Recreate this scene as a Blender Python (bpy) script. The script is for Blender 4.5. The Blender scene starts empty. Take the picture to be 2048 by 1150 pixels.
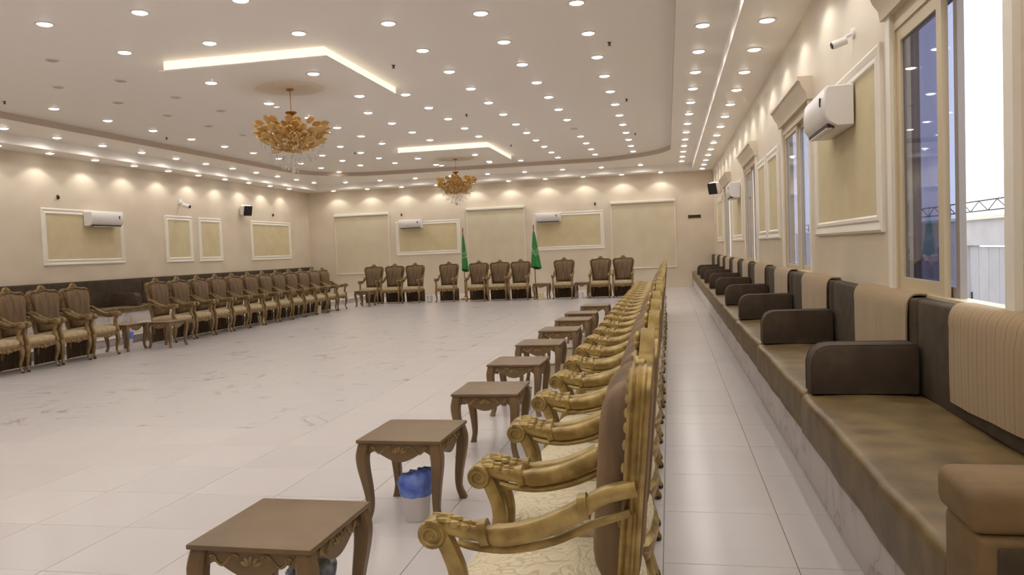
import bpy, bmesh, math, random
from math import pi, sin, cos, radians
from mathutils import Vector, Matrix, noise
random.seed(7)
scene = bpy.context.scene
C = scene.collection

# ------------------------------------------------------------------ camera
F_PX, YAW, PITCH, ROLL, EYE = 1577.6, 0.19791, -0.046251, -0.0389855, 1.45
def cam_axes():
    cy, sy, cp, sp = cos(YAW), sin(YAW), cos(PITCH), sin(PITCH)
    f = Vector((-sy * cp, cy * cp, sp)); r = Vector((cy, sy, 0)); u = r.cross(f)
    c, s = cos(ROLL), sin(ROLL)
    return c * r + s * u, -s * r + c * u, f
cr_, cu_, cf_ = cam_axes()
cam_d = bpy.data.cameras.new('camera')
cam_d.sensor_width = 36; cam_d.lens = F_PX / 2048 * 36; cam_d.clip_start = 0.05; cam_d.clip_end = 300
cam = bpy.data.objects.new('camera', cam_d); C.objects.link(cam)
cam.matrix_world = Matrix(((cr_.x, cu_.x, -cf_.x, 0), (cr_.y, cu_.y, -cf_.y, 0), (cr_.z, cu_.z, -cf_.z, EYE), (0, 0, 0, 1)))
scene.camera = cam

# ------------------------------------------------------------------ world, exposure
world = bpy.data.worlds.new('world'); scene.world = world; world.use_nodes = True
bg = world.node_tree.nodes['Background']
bg.inputs[0].default_value = (0.93, 0.96, 1.0, 1); bg.inputs[1].default_value = 2.2
vs = scene.view_settings
vs.view_transform = 'Standard'; vs.look = 'None'; vs.gamma = 1; vs.exposure = 0.0; vs.use_curve_mapping = False
try:
    scene.cycles.use_denoising = True
    scene.cycles.diffuse_bounces = 5; scene.cycles.max_bounces = 7; scene.cycles.use_adaptive_sampling = True; scene.cycles.adaptive_threshold = .05
    scene.cycles.sample_clamp_indirect = 6
except Exception:
    pass
W_TRAY, W_SOFFIT, W_EDGE = 16.0, 14.5, 25.0      # watts of the downlights
LENS_GLOW = 14.0
WARM = (1.0, 0.958, 0.905)

# ------------------------------------------------------------------ room numbers (metres)
XR, XL, YB, YN = 1.52, -13.15, 27.5, -4.0          # right, left, back, near walls
Z0, Z1, Z2 = 3.90, 4.10, 4.22                      # edge strip, soffit, tray ceiling

# ------------------------------------------------------------------ materials
def rgb(r, g, b):
    f = lambda c: ((c / 255 + 0.055) / 1.055) ** 2.4 if c > 10 else c / 255 / 12.92
    return (f(r), f(g), f(b), 1)
def nt(name):
    m = bpy.data.materials.new(name); m.use_nodes = True
    t = m.node_tree
    return m, t.nodes, t.links, t.nodes['Principled BSDF']
def setp(b, **k):
    for a, v in k.items():
        n = {'rough': 'Roughness', 'metal': 'Metallic', 'spec': 'Specular IOR Level', 'sheen': 'Sheen Weight', 'sheenr': 'Sheen Roughness',
             'coat': 'Coat Weight', 'coatr': 'Coat Roughness', 'trans': 'Transmission Weight', 'ior': 'IOR', 'alpha': 'Alpha'}[a]
        b.inputs[n].default_value = v
def ramp(N, stops):
    r = N.new('ShaderNodeValToRGB'); e = r.color_ramp.elements
    while len(e) < len(stops): e.new(0.5)
    for i, (p, c) in enumerate(stops): e[i].position = p; e[i].color = c
    return r
def mat(name, c, c2=None, scale=8.0, detail=4.0, bump=0.0, bscale=None, coord='Object', lo=.35, hi=.65, **k):
    m, N, L, b = nt(name); setp(b, **k)
    b.inputs['Base Color'].default_value = c
    if c2 is not None or bump:
        tc = N.new('ShaderNodeTexCoord'); n = N.new('ShaderNodeTexNoise')
        n.inputs['Scale'].default_value = scale; n.inputs['Detail'].default_value = detail
        src = N.new('ShaderNodeNewGeometry').outputs['Position'] if coord == 'World' else tc.outputs[coord]
        L.new(src, n.inputs['Vector'])
        if c2 is not None:
            r = ramp(N, [(lo, c), (hi, c2)]); L.new(n.outputs['Fac'], r.inputs['Fac']); L.new(r.outputs['Color'], b.inputs['Base Color'])
        if bump:
            n2 = N.new('ShaderNodeTexNoise'); n2.inputs['Scale'].default_value = bscale or scale * 3; n2.inputs['Detail'].default_value = 3
            L.new(src, n2.inputs['Vector'])
            bp = N.new('ShaderNodeBump'); bp.inputs['Strength'].default_value = bump; bp.inputs['Distance'].default_value = 0.01
            L.new(n2.outputs['Fac'], bp.inputs['Height']); L.new(bp.outputs['Normal'], b.inputs['Normal'])
    return m
def emis(name, c, s, sample=True):
    m, N, L, b = nt(name)
    b.inputs['Base Color'].default_value = c; b.inputs['Emission Color'].default_value = c; b.inputs['Emission Strength'].default_value = s
    if not sample:
        try: m.cycles.emission_sampling = 'NONE'
        except Exception: pass
    return m
M = {}
M['wall'] = mat('wallpaper', rgb(222, 209, 189), rgb(216, 202, 181), scale=1.5, detail=1, coord='World', rough=.42, spec=.4)
M['wall_ext'] = mat('exterior_render', rgb(205, 203, 208), rgb(196, 195, 202), scale=2, rough=.8)
M['ceil'] = mat('ceiling_paint', rgb(248, 243, 236), rough=.5, spec=.35)
M['soffit'] = mat('soffit_paint', rgb(250, 245, 238), rough=.38, spec=.45)
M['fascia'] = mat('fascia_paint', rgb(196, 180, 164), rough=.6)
M['white'] = mat('moulding_paint', rgb(240, 234, 222), rough=.4)
M['field'] = mat('panel_fabric', rgb(216, 202, 164), rgb(208, 193, 154), scale=3, coord='World', rough=.7)
M['blind'] = mat('blind_fabric', rgb(217, 205, 179), rgb(212, 199, 172), scale=2, detail=1, coord='World', rough=.8)
M['frame_al'] = mat('window_aluminium', rgb(206, 190, 158), rough=.4, spec=.5)
M['sash_dark'] = mat('sash_grey', rgb(150, 142, 138), rough=.45)
M['gold'] = mat('gilded_wood', rgb(190, 166, 108), rgb(142, 119, 70), scale=14, metal=.5, rough=.32, bump=.06, bscale=60)
M['gold_dim'] = mat('brown_gilt_wood', rgb(150, 124, 82), rgb(118, 95, 62), scale=14, metal=.3, rough=.45)  # browner, duller gilt than on the aisle chairs
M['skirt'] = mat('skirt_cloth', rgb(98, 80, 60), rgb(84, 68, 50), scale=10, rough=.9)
M['seat_dim'] = mat('beige_seat_cloth', rgb(186, 168, 134), rgb(168, 150, 118), scale=12, rough=.8)  # darker beige than the aisle chairs' brocade
M['wood'] = mat('table_wood', rgb(128, 103, 73), rgb(112, 90, 63), scale=4, metal=.1, rough=.38, spec=.5)
M['woodcarve'] = mat('table_carving', rgb(168, 142, 96), rgb(130, 107, 70), scale=30, metal=.3, rough=.45)
M['dark_foot'] = mat('foot_varnish', rgb(45, 34, 24), rough=.5)
M['sofa_dark'] = mat('sofa_dark_velvet', rgb(76, 62, 44), rgb(62, 50, 35), scale=9, rough=.85)
M['sofa_seat'] = mat('sofa_seat_velvet', rgb(124, 103, 66), rgb(92, 74, 47), scale=5, detail=6, rough=.42, spec=.4, bump=.25, bscale=9)
M['sofa_arm'] = mat('armrest_velvet', rgb(74, 58, 40), rgb(58, 45, 32), scale=6, rough=.8)
M['sofa_tan'] = mat('sofa_tan_velvet', rgb(128, 102, 66), rgb(110, 88, 58), scale=6, rough=.75)
M['black'] = mat('black_plastic', rgb(24, 23, 22), rough=.45)
M['grille'] = mat('speaker_grille', rgb(30, 28, 26), rough=.7)
M['plastic'] = mat('white_plastic', rgb(232, 228, 226), rough=.3, spec=.5)
M['slot'] = mat('dark_slot', rgb(60, 50, 45), rough=.6)
M['bin_white'] = mat('bin_white', rgb(226, 222, 220), rough=.45)
M['bin_cream'] = mat('bin_cream', rgb(232, 220, 180), rough=.5)
M['bag_blue'] = mat('bag_blue', rgb(66, 92, 196), rgb(128, 152, 224), scale=14, rough=.5, bump=.6, bscale=25)
M['bag_clear'] = mat('bag_clear', rgb(190, 196, 205), rgb(90, 100, 120), scale=16, rough=.3, bump=.6, bscale=25)
M['green_pole'] = mat('flag_pole_brass', rgb(150, 118, 70), metal=.6, rough=.4)
M['amber'] = mat('amber_glass', rgb(236, 200, 136), rgb(216, 172, 100), scale=8, rough=.25, spec=.6)
M['crystal'] = mat('crystal', (.95, .95, .93, 1), rough=.05, spec=.9, trans=.6)
M['brass'] = mat('brass', rgb(176, 140, 72), metal=.8, rough=.3)
M['medal'] = mat('medallion_paint', rgb(234, 226, 214), rough=.6)
M['grout'] = mat('grout', rgb(150, 138, 128), rough=.9)
M['lens'] = emis('lamp_lens', (1, .97, .92, 1), LENS_GLOW, False)
M['lens_off'] = mat('lamp_lens_off', rgb(196, 182, 166), rough=.4)
M['ring'] = mat('lamp_ring', rgb(236, 230, 222), rough=.35)
M['led'] = emis('led_diffuser', (1.0, .90, .72, 1), .88)
M['ground'] = mat('yard_ground', rgb(180, 176, 170), rgb(165, 160, 155), scale=3, rough=.9)
M['metal_gate'] = mat('gate_paint', rgb(190, 190, 198), rgb(182, 182, 190), scale=2, rough=.6)
M['wire'] = mat('rail_paint', rgb(70, 68, 70), rough=.6)

def mat_chair_back():
    m, N, L, b = nt('brown_velvet'); setp(b, rough=.7, sheen=.15, sheenr=.4)
    b.inputs['Sheen Tint'].default_value = rgb(200, 160, 120)
    tc = N.new('ShaderNodeTexCoord'); mp = N.new('ShaderNodeMapping'); mp.inputs['Scale'].default_value = (1, 1, .12)
    L.new(tc.outputs['Object'], mp.inputs['Vector'])
    n = N.new('ShaderNodeTexNoise'); n.inputs['Scale'].default_value = 16; n.inputs['Detail'].default_value = 3
    L.new(mp.outputs[0], n.inputs['Vector'])
    r = ramp(N, [(.36, rgb(98, 78, 54)), (.66, rgb(130, 106, 78))])
    L.new(n.outputs['Fac'], r.inputs['Fac']); L.new(r.outputs[0], b.inputs['Base Color'])
    return m
def mat_brocade():
    m, N, L, b = nt('cream_brocade'); setp(b, rough=.6, sheen=.3)
    tc = N.new('ShaderNodeTexCoord')
    n = N.new('ShaderNodeTexNoise'); n.inputs['Scale'].default_value = 5; n.inputs['Detail'].default_value = 1.5; n.inputs['Distortion'].default_value = 1.6
    L.new(tc.outputs['Object'], n.inputs['Vector'])
    v = N.new('ShaderNodeTexVoronoi'); v.feature = 'DISTANCE_TO_EDGE'; v.inputs['Scale'].default_value = 9
    L.new(n.outputs['Color'], v.inputs['Vector'])
    r = ramp(N, [(0.0, rgb(186, 168, 130)), (.09, rgb(214, 201, 167)), (.16, rgb(224, 212, 178)), (.5, rgb(210, 196, 160))])
    L.new(v.outputs['Distance'], r.inputs['Fac']); L.new(r.outputs[0], b.inputs['Base Color'])
    bp = N.new('ShaderNodeBump'); bp.inputs['Strength'].default_value = .3; bp.inputs['Distance'].default_value = .006
    L.new(v.outputs['Distance'], bp.inputs['Height']); L.new(bp.outputs[0], b.inputs['Normal'])
    return m
def mat_cover():
    m, N, L, b = nt('striped_cover'); setp(b, rough=.85, sheen=.2)
    g = N.new('ShaderNodeNewGeometry'); s = N.new('ShaderNodeSeparateXYZ'); L.new(g.outputs['Position'], s.inputs[0])
    a = N.new('ShaderNodeMath'); a.operation = 'MULTIPLY'; a.inputs[1].default_value = 1 / .105; L.new(s.outputs['Y'], a.inputs[0])
    fr = N.new('ShaderNodeMath'); fr.operation = 'FRACT'; L.new(a.outputs[0], fr.inputs[0])
    r = ramp(N, [(0.0, rgb(112, 90, 58)), (.05, rgb(112, 90, 58)), (.09, rgb(158, 132, 92)), (.5, rgb(152, 126, 88)), (.54, rgb(138, 113, 77)), (.6, rgb(156, 130, 90))])
    L.new(fr.outputs[0], r.inputs[0]); L.new(r.outputs[0], b.inputs['Base Color'])
    return m
def mat_tile(name, veined):
    m, N, L, b = nt(name); setp(b, rough=.24, spec=.42)
    g = N.new('ShaderNodeNewGeometry')
    vm = N.new('ShaderNodeVectorMath'); vm.operation = 'MULTIPLY_ADD'
    vm.inputs[1].default_value = (1 / .5875, 1 / .6, 0); vm.inputs[2].default_value = (-.52 / .5875, -5.01 / .6, 0)
    L.new(g.outputs['Position'], vm.inputs[0])
    fl = N.new('ShaderNodeVectorMath'); fl.operation = 'FLOOR'; L.new(vm.outputs[0], fl.inputs[0])
    wn = N.new('ShaderNodeTexWhiteNoise'); wn.noise_dimensions = '3D'; L.new(fl.outputs[0], wn.inputs['Vector'])
    if veined:
        sc = N.new('ShaderNodeVectorMath'); sc.operation = 'SCALE'; sc.inputs['Scale'].default_value = 30; L.new(wn.outputs['Color'], sc.inputs[0])
        ad = N.new('ShaderNodeVectorMath'); L.new(sc.outputs[0], ad.inputs[0]); L.new(g.outputs['Position'], ad.inputs[1])
        n = N.new('ShaderNodeTexNoise'); n.inputs['Scale'].default_value = 1.3; n.inputs['Detail'].default_value = 5; n.inputs['Distortion'].default_value = .9
        L.new(ad.outputs[0], n.inputs['Vector'])
        d = N.new('ShaderNodeMath'); d.operation = 'SUBTRACT'; d.inputs[1].default_value = .5; L.new(n.outputs['Fac'], d.inputs[0])
        ab = N.new('ShaderNodeMath'); ab.operation = 'ABSOLUTE'; L.new(d.outputs[0], ab.inputs[0])
        n3 = N.new('ShaderNodeTexNoise'); n3.inputs['Scale'].default_value = 2.2; L.new(ad.outputs[0], n3.inputs['Vector'])
        pw = N.new('ShaderNodeMapRange'); pw.inputs['From Min'].default_value = .51; pw.inputs['From Max'].default_value = .76
        L.new(n3.outputs['Fac'], pw.inputs['Value'])
        r = ramp(N, [(0.0, (1, 1, 1, 1)), (.008, (.5, .5, .5, 1)), (.035, (0, 0, 0, 1))]); L.new(ab.outputs[0], r.inputs[0])
        mu = N.new('ShaderNodeMath'); mu.operation = 'MULTIPLY'; L.new(r.outputs[0], mu.inputs[0]); L.new(pw.outputs[0], mu.inputs[1])
        mx = N.new('ShaderNodeMix'); mx.data_type = 'RGBA'
        mx.inputs['A'].default_value = rgb(197, 192, 192); mx.inputs['B'].default_value = rgb(134, 116, 108)
        L.new(mu.outputs[0], mx.inputs['Factor']); base = mx.outputs['Result']
    else:
        r = ramp(N, [(0, rgb(197, 191, 190)), (1, rgb(202, 196, 195))]); L.new(wn.outputs['Value'], r.inputs[0]); base = r.outputs[0]
    L.new(base, b.inputs['Base Color'])
    return m
def mat_marble():
    m, N, L, b = nt('plinth_marble'); setp(b, rough=.3, spec=.45)
    g = N.new('ShaderNodeNewGeometry'); n = N.new('ShaderNodeTexNoise'); n.inputs['Scale'].default_value = 1.6; n.inputs['Detail'].default_value = 6; n.inputs['Distortion'].default_value = 1.2
    L.new(g.outputs['Position'], n.inputs['Vector'])
    r = ramp(N, [(.40, rgb(204, 196, 192)), (.49, rgb(192, 184, 180)), (.5, rgb(150, 138, 132)), (.51, rgb(196, 188, 184)), (.62, rgb(208, 200, 196))])
    L.new(n.outputs['Fac'], r.inputs[0]); L.new(r.outputs[0], b.inputs['Base Color'])
    return m
def mat_glass():
    m, N, L, b = nt('tinted_glass'); N.remove(b)
    t = N.new('ShaderNodeBsdfTransparent'); t.inputs[0].default_value = (.56, .58, .68, 1)
    gl = N.new('ShaderNodeBsdfGlossy'); gl.inputs['Roughness'].default_value = .02; gl.inputs[0].default_value = (.92, .93, 1, 1)
    fr = N.new('ShaderNodeFresnel'); fr.inputs['IOR'].default_value = 1.55
    g = N.new('ShaderNodeNewGeometry'); iv = N.new('ShaderNodeMath'); iv.operation = 'SUBTRACT'; iv.inputs[0].default_value = 1; L.new(g.outputs['Backfacing'], iv.inputs[1])
    mu = N.new('ShaderNodeMath'); mu.operation = 'MULTIPLY'; L.new(fr.outputs[0], mu.inputs[0]); L.new(iv.outputs[0], mu.inputs[1])
    mx = N.new('ShaderNodeMixShader'); L.new(mu.outputs[0], mx.inputs[0]); L.new(t.outputs[0], mx.inputs[1]); L.new(gl.outputs[0], mx.inputs[2])
    L.new(mx.outputs[0], N['Material Output'].inputs[0])
    return m
def mat_flag():
    m, N, L, b = nt('green_flag_cloth'); setp(b, rough=.6, sheen=.3)
    tc = N.new('ShaderNodeTexCoord'); s = N.new('ShaderNodeSeparateXYZ'); L.new(tc.outputs['Object'], s.inputs[0])
    n = N.new('ShaderNodeTexNoise'); n.inputs['Scale'].default_value = 14; n.inputs['Detail'].default_value = 3; n.inputs['Distortion'].default_value = 1
    L.new(tc.outputs['Object'], n.inputs['Vector'])
    r = ramp(N, [(.50, (0, 0, 0, 1)), (.58, (1, 1, 1, 1))]); L.new(n.outputs['Fac'], r.inputs[0])
    zb = ramp(N, [(0, (0, 0, 0, 1)), (.28, (0, 0, 0, 1)), (.34, (1, 1, 1, 1)), (.52, (1, 1, 1, 1)), (.58, (0, 0, 0, 1))])
    zs = N.new('ShaderNodeMapRange'); zs.inputs['From Min'].default_value = .95; zs.inputs['From Max'].default_value = 2.0
    L.new(s.outputs['Z'], zs.inputs['Value']); L.new(zs.outputs[0], zb.inputs[0])
    mu = N.new('ShaderNodeMath'); mu.operation = 'MULTIPLY'; L.new(r.outputs[0], mu.inputs[0]); L.new(zb.outputs[0], mu.inputs[1])
    m2 = N.new('ShaderNodeMath'); m2.operation = 'MULTIPLY'; m2.inputs[1].default_value = .6; L.new(mu.outputs[0], m2.inputs[0])
    mx = N.new('ShaderNodeMix'); mx.data_type = 'RGBA'; mx.inputs['A'].default_value = rgb(38, 128, 52); mx.inputs['B'].default_value = rgb(190, 205, 185)
    L.new(m2.outputs[0], mx.inputs['Factor']); L.new(mx.outputs['Result'], b.inputs['Base Color'])
    return m
M['velvet'] = mat_chair_back(); M['brocade'] = mat_brocade(); M['cover'] = mat_cover()
M['tile'] = mat_tile('plain_tile', False); M['tile_vein'] = mat_tile('veined_tile', True)
M['marble'] = mat_marble(); M['glass'] = mat_glass(); M['flag'] = mat_flag()

# ------------------------------------------------------------------ mesh helpers
def crom(pts, n=6, closed=False):
    P = [Vector(p) for p in pts]; out = []
    k = len(P)
    rng = range(k) if closed else range(k - 1)
    for i in rng:
        g = lambda j: P[j % k] if closed else P[max(0, min(k - 1, j))]
        p0, p1, p2, p3 = g(i - 1), g(i), g(i + 1), g(i + 2)
        for s in range(n):
            t = s / n
            out.append(0.5 * ((2 * p1) + (p2 - p0) * t + (2 * p0 - 5 * p1 + 4 * p2 - p3) * t * t + (3 * p1 - p0 - 3 * p2 + p3) * t ** 3))
    if not closed: out.append(P[-1])
    return out
class MB:
    def __init__(s): s.v = []; s.f = []
    def add(s, v, f):
        o = len(s.v); s.v += [tuple(p) for p in v]; s.f += [tuple(i + o for i in q) for q in f]; return s
    def box(s, x0, x1, y0, y1, z0, z1):
        v = [(x, y, z) for z in (z0, z1) for y in (y0, y1) for x in (x0, x1)]
        return s.add(v, [(0, 2, 3, 1), (4, 5, 7, 6), (0, 1, 5, 4), (2, 6, 7, 3), (0, 4, 6, 2), (1, 3, 7, 5)])
    def rbox(s, x0, x1, y0, y1, z0, z1, r=.02, seg=3, cuts=0, fn=None):
        bm = bmesh.new(); bmesh.ops.create_cube(bm, size=1)
        for q in bm.verts: q.co = Vector(((x0 + x1) / 2 + q.co.x * (x1 - x0), (y0 + y1) / 2 + q.co.y * (y1 - y0), (z0 + z1) / 2 + q.co.z * (z1 - z0)))
        if cuts: bmesh.ops.subdivide_edges(bm, edges=bm.edges[:], cuts=cuts, use_grid_fill=True)
        sharp = [e for e in bm.edges if len(e.link_faces) == 2 and e.calc_face_angle(0) > .5]
        bmesh.ops.bevel(bm, geom=sharp, offset=r, segments=seg, profile=.5, affect='EDGES', clamp_overlap=True)
        if fn:
            for q in bm.verts: q.co = fn(q.co)
        bm.verts.index_update()
        s.add([q.co[:] for q in bm.verts], [[q.index for q in f.verts] for f in bm.faces]); bm.free(); return s
    def rings(s, loops, closed=True, cap0=False, cap1=False, wrap=False):
        n = len(loops[0]); v = [p for l in loops for p in l]; f = []
        m = len(loops)
        for i in range(m if wrap else m - 1):
            a, b = i * n, ((i + 1) % m) * n
            for j in range(n if closed else n - 1):
                k = (j + 1) % n
                f.append((a + j, a + k, b + k, b + j))
        if cap0: f.append(tuple(range(n))[::-1])
        if cap1: f.append(tuple((m - 1) * n + j for j in range(n)))
        return s.add(v, f)
    def tube(s, path, rad, n=8, side=None, sq=2.0, closed=False, cap=True):
        P = [Vector(p) for p in path]; k = len(P); loops = []
        prev = None
        for i in range(k):
            a = P[(i - 1) % k] if closed else P[max(0, i - 1)]; b = P[(i + 1) % k] if closed else P[min(k - 1, i + 1)]
            t = (b - a).normalized()
            if side is not None: sd = Vector(side)
            else:
                sd = prev if prev is not None else (Vector((0, 0, 1)) if abs(t.z) < .9 else Vector((1, 0, 0)))
            sd = (sd - t * sd.dot(t)).normalized(); prev = sd; up = t.cross(sd)
            r = rad[i] if isinstance(rad, (list, tuple)) and not (len(rad) == 2 and isinstance(rad[0], float) and k != 2) else rad
            ra, rb = r if isinstance(r, (list, tuple)) else (r, r)
            lp = []
            for j in range(n):
                th = 2 * pi * (j + .5) / n; c, q = cos(th), sin(th)
                e = 2 / sq
                lp.append(P[i] + sd * (math.copysign(abs(c) ** e, c) * ra) + up * (math.copysign(abs(q) ** e, q) * rb))
            loops.append(lp)
        return s.rings(loops, True, cap and not closed, cap and not closed, closed)
    def lathe(s, prof, n=16, c=(0, 0, 0), axis='z', cap=True):
        loops = []
        for r, h in prof:
            lp = []
            for j in range(n):
                a = 2 * pi * j / n; u, w = r * cos(a), r * sin(a)
                p = {'z': (u, w, h), 'y': (w, h, u), 'x': (h, u, w)}[axis]
                lp.append((c[0] + p[0], c[1] + p[1], c[2] + p[2]))
            loops.append(lp)
        return s.rings(loops, True, cap, cap)
    def ell(s, c, r, nu=8, nv=5, rot=None):
        loops = []
        for i in range(nv + 1):
            ph = -pi / 2 + pi * (i + .001) / (nv + .002)
            lp = []
            for j in range(nu):
                th = 2 * pi * j / nu
                p = Vector((r[0] * cos(ph) * cos(th), r[1] * cos(ph) * sin(th), r[2] * sin(ph)))
                if rot is not None: p = rot @ p
                lp.append(Vector(c) + p)
            loops.append(lp)
        return s.rings(loops, True, True, True)
    def prism(s, outl, w0, w1, fn):
        n = len(outl); v = [fn(a, b, w0) for a, b in outl] + [fn(a, b, w1) for a, b in outl]
        f = [tuple(range(n))[::-1], tuple(range(n, 2 * n))] + [(i, (i + 1) % n, n + (i + 1) % n, n + i) for i in range(n)]
        return s.add(v, f)
    def build(s, name, m, parent=None, ang=38):
        me = bpy.data.meshes.new(name); me.from_pydata(s.v, [], s.f)
        bm = bmesh.new(); bm.from_mesh(me); bmesh.ops.recalc_face_normals(bm, faces=bm.faces[:]); bm.to_mesh(me); bm.free()
        if ang:
            me.polygons.foreach_set('use_smooth', [True] * len(me.polygons))
            me.set_sharp_from_angle(angle=radians(ang))
        me.materials.append(M[m] if isinstance(m, str) else m)
        return link(name, me, parent)
def link(name, me, parent=None):
    o = bpy.data.objects.new(name, me); C.objects.link(o)
    if parent is not None: o.parent = parent
    return o
def empty(name, loc=(0, 0, 0), rz=0):
    o = bpy.data.objects.new(name, None); C.objects.link(o); o.location = loc; o.rotation_euler = (0, 0, rz); o.empty_display_size = .1
    return o
def tag(o, label=None, cat=None, group=None, kind=None):
    if label: o['label'] = label
    if cat: o['category'] = cat
    if group: o['group'] = group
    if kind: o['kind'] = kind
    return o
KIDS = {}
def kids(o):
    if o.name not in KIDS: KIDS[o.name] = [c for c in o.children]
    return KIDS[o.name]
def copy_tree(o, parent=None):
    c = o.copy(); C.objects.link(c); c.parent = parent
    for ch in kids(o): copy_tree(ch, c)
    return c
def place(proto, used, loc, rz=0, label=None, group=None):
    if proto.name in used: o = copy_tree(proto)
    else:
        kids(proto)
        for c in kids(proto): kids(c)
        used.add(proto.name); o = proto
    o.location = loc; o.rotation_euler = (0, 0, rz)
    if label: o['label'] = label
    if group: o['group'] = group
    return o
USED = set()

# ================================================================== SETTING
def struct(name, mb, m, parent=None, ang=0, label=None):
    o = mb.build(name, m, parent, ang)
    if parent is None: o['kind'] = 'structure'
    if label: o['label'] = label
    return o
# ---- floor
floor = struct('floor', MB().box(XL - .3, XR + .3, YN - .3, YB + .3, -.12, -.004), 'grout', label='polished pale tiled hall floor with a veined marble centre')
TX, TY, GAP = .5875, .60, .0035
tiles = []
def tile_cell(x0, x1, y0, y1, vein): tiles.append((max(x0, XL), min(x1, XR), max(y0, YN), min(y1, YB), vein))
ix0 = math.floor((XL - .52) / TX); 
for i in range(ix0, -1):
    x0 = .52 + i * TX
    for j in range(-16, 39):
        y0 = 5.01 + j * TY
        if y0 + TY < YN or y0 > YB: continue
        vein = (-9 - 5 <= i <= -7) and (2 <= j <= 25)
        tile_cell(x0, x0 + TX, y0, y0 + TY, vein)
for (x0, x1) in ((.52 - TX, .52), (.52, 1.52)):
    y = 5.03 - .715 * 13
    while y < YB:
        if y + .715 > YN: tile_cell(x0, x1, y, y + .715, False)
        y += .715
def vis(t):
    x, y = (t[0] + t[1]) / 2, (t[2] + t[3]) / 2
    d = Vector((x, y, -EYE)); z = d.dot(cf_)
    if z < .8: return 0
    px, py = 1024 + F_PX * d.dot(cr_) / z, 575 - F_PX * d.dot(cu_) / z
    if not (-120 < px < 2170 and 400 < py < 1320) or (x > .9 and y > 2): return 0
    return 1 / z
tiles.sort(key=vis, reverse=True)
tcache = {}
rest = {False: MB(), True: MB()}
for k, (x0, x1, y0, y1, vein) in enumerate(tiles):
    w, h = x1 - x0 - GAP, y1 - y0 - GAP
    if w < .02 or h < .02: continue
    if k < 300:
        key = (round(w, 3), round(h, 3), vein)
        if key not in tcache:
            mb = MB(); b = .0015
            mb.rings([[(-w/2, -h/2, -.004), (w/2, -h/2, -.004), (w/2, h/2, -.004), (-w/2, h/2, -.004)],
                      [(-w/2, -h/2, -b), (w/2, -h/2, -b), (w/2, h/2, -b), (-w/2, h/2, -b)],
                      [(-w/2+b, -h/2+b, 0), (w/2-b, -h/2+b, 0), (w/2-b, h/2-b, 0), (-w/2+b, h/2-b, 0)]], True, False, True)
            o = mb.build('tile', 'tile_vein' if vein else 'tile', floor, 0); tcache[key] = o.data
        else: o = link('tile', tcache[key], floor)
        o.location = ((x0 + x1) / 2, (y0 + y1) / 2, 0)
    else:
        rest[vein].box(x0 + GAP/2, x1 - GAP/2, y0 + GAP/2, y1 - GAP/2, -.004, 0)
for vein, nm in ((False, 'tile_field'), (True, 'veined_tile_field')):
    if rest[vein].v: o = rest[vein].build(nm, 'tile_vein' if vein else 'tile', floor, 0); o['kind'] = 'stuff'

# ---- walls
WIN = [(3.92, 5.76, 1.04, 2.86), (8.92, 10.92, 1.04, 2.86), (14.2, 16.3, 1.04, 2.86), (20.0, 22.2, 1.04, 2.86)]
TH = .11
def wall_right():
    mb = MB(); y = YN
    for (a, b, z0, z1) in WIN:
        mb.box(XR, XR + TH, y, a, -.1, 4.5); mb.box(XR, XR + TH, a, b, -.1, z0); mb.box(XR, XR + TH, a, b, z1, 4.5); y = b
    mb.box(XR, XR + TH, y, YB + TH, -.1, 4.5)
    return mb
struct('wall_right', wall_right(), 'wall', label='long cream wall with windows above the brown bench seat')
struct('wall_left', MB().box(XL - TH, XL, YN - TH, YB + TH, -.1, 4.5), 'wall', label='long cream wall behind the stepped platform')
struct('wall_back', MB().box(XL, XR, YB, YB + TH, -.1, 4.5), 'wall', label='cream end wall behind the flags')
struct('wall_front', MB().box(XL, XR, YN - TH, YN, -.1, 4.5), 'wall', label='plain cream wall closing the near end')
# ---- ceiling
FX0, FX1, FY0, FY1 = -12.45, .82, -3.3, 26.78             # inner edges of the low edge strip
def tray_outline(n=14):
    x0, x1, y0, y1 = -11.3, .165, -1.3, 24.65
    out = []
    def arc(cx, cy, rx, ry, a0, a1):
        for i in range(n + 1):
            a = radians(a0 + (a1 - a0) * i / n); out.append((cx + rx * cos(a), cy + ry * sin(a)))
    arc(x1 - 2.6, y1 - 2.6, 2.6, 2.6, 10, 90)
    arc(x0 + 2.0, y1 - 2.4, 2.0, 2.4, 90, 180)
    arc(x0 + 2.0, y0 + 2.4, 2.0, 2.4, 180, 270)
    arc(x1 - 2.6, y0 + 2.6, 2.6, 2.6, 270, 360)
    res = []
    for p in out:
        if not res or (abs(p[0] - res[-1][0]) + abs(p[1] - res[-1][1])) > 1e-3: res.append(p)
    return res
def ceiling():
    bm = bmesh.new(); out = tray_outline()
    a = [bm.verts.new((x, y, Z1)) for x, y in out]
    r = [bm.verts.new((x, y, Z1)) for x, y in ((FX0, FY0), (FX1, FY0), (FX1, FY1), (FX0, FY1))]
    ed = [bm.edges.new((l[i], l[(i + 1) % len(l)])) for l in (a, r) for i in range(len(l))]
    bmesh.ops.triangle_fill(bm, use_beauty=True, use_dissolve=False, edges=ed)
    inner = set(a)
    kill = [f for f in bm.faces if all(q in inner for q in f.verts)]
    bmesh.ops.delete(bm, geom=kill, context='FACES_ONLY')
    bm.verts.index_update()
    v = [q.co[:] for q in bm.verts]; f = [[q.index for q in fc.verts] for fc in bm.faces]; bm.free()
    return v, f
v, f = ceiling(); mb = MB(); mb.add(v, f)
struct('trim_1', mb, 'soffit', label='white ceiling soffit with rounded corners around the raised centre')
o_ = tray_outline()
mb = MB(); mb.rings([[(x, y, Z1 - .004) for x, y in o_], [(x, y, Z2 + .01) for x, y in o_]])
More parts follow.
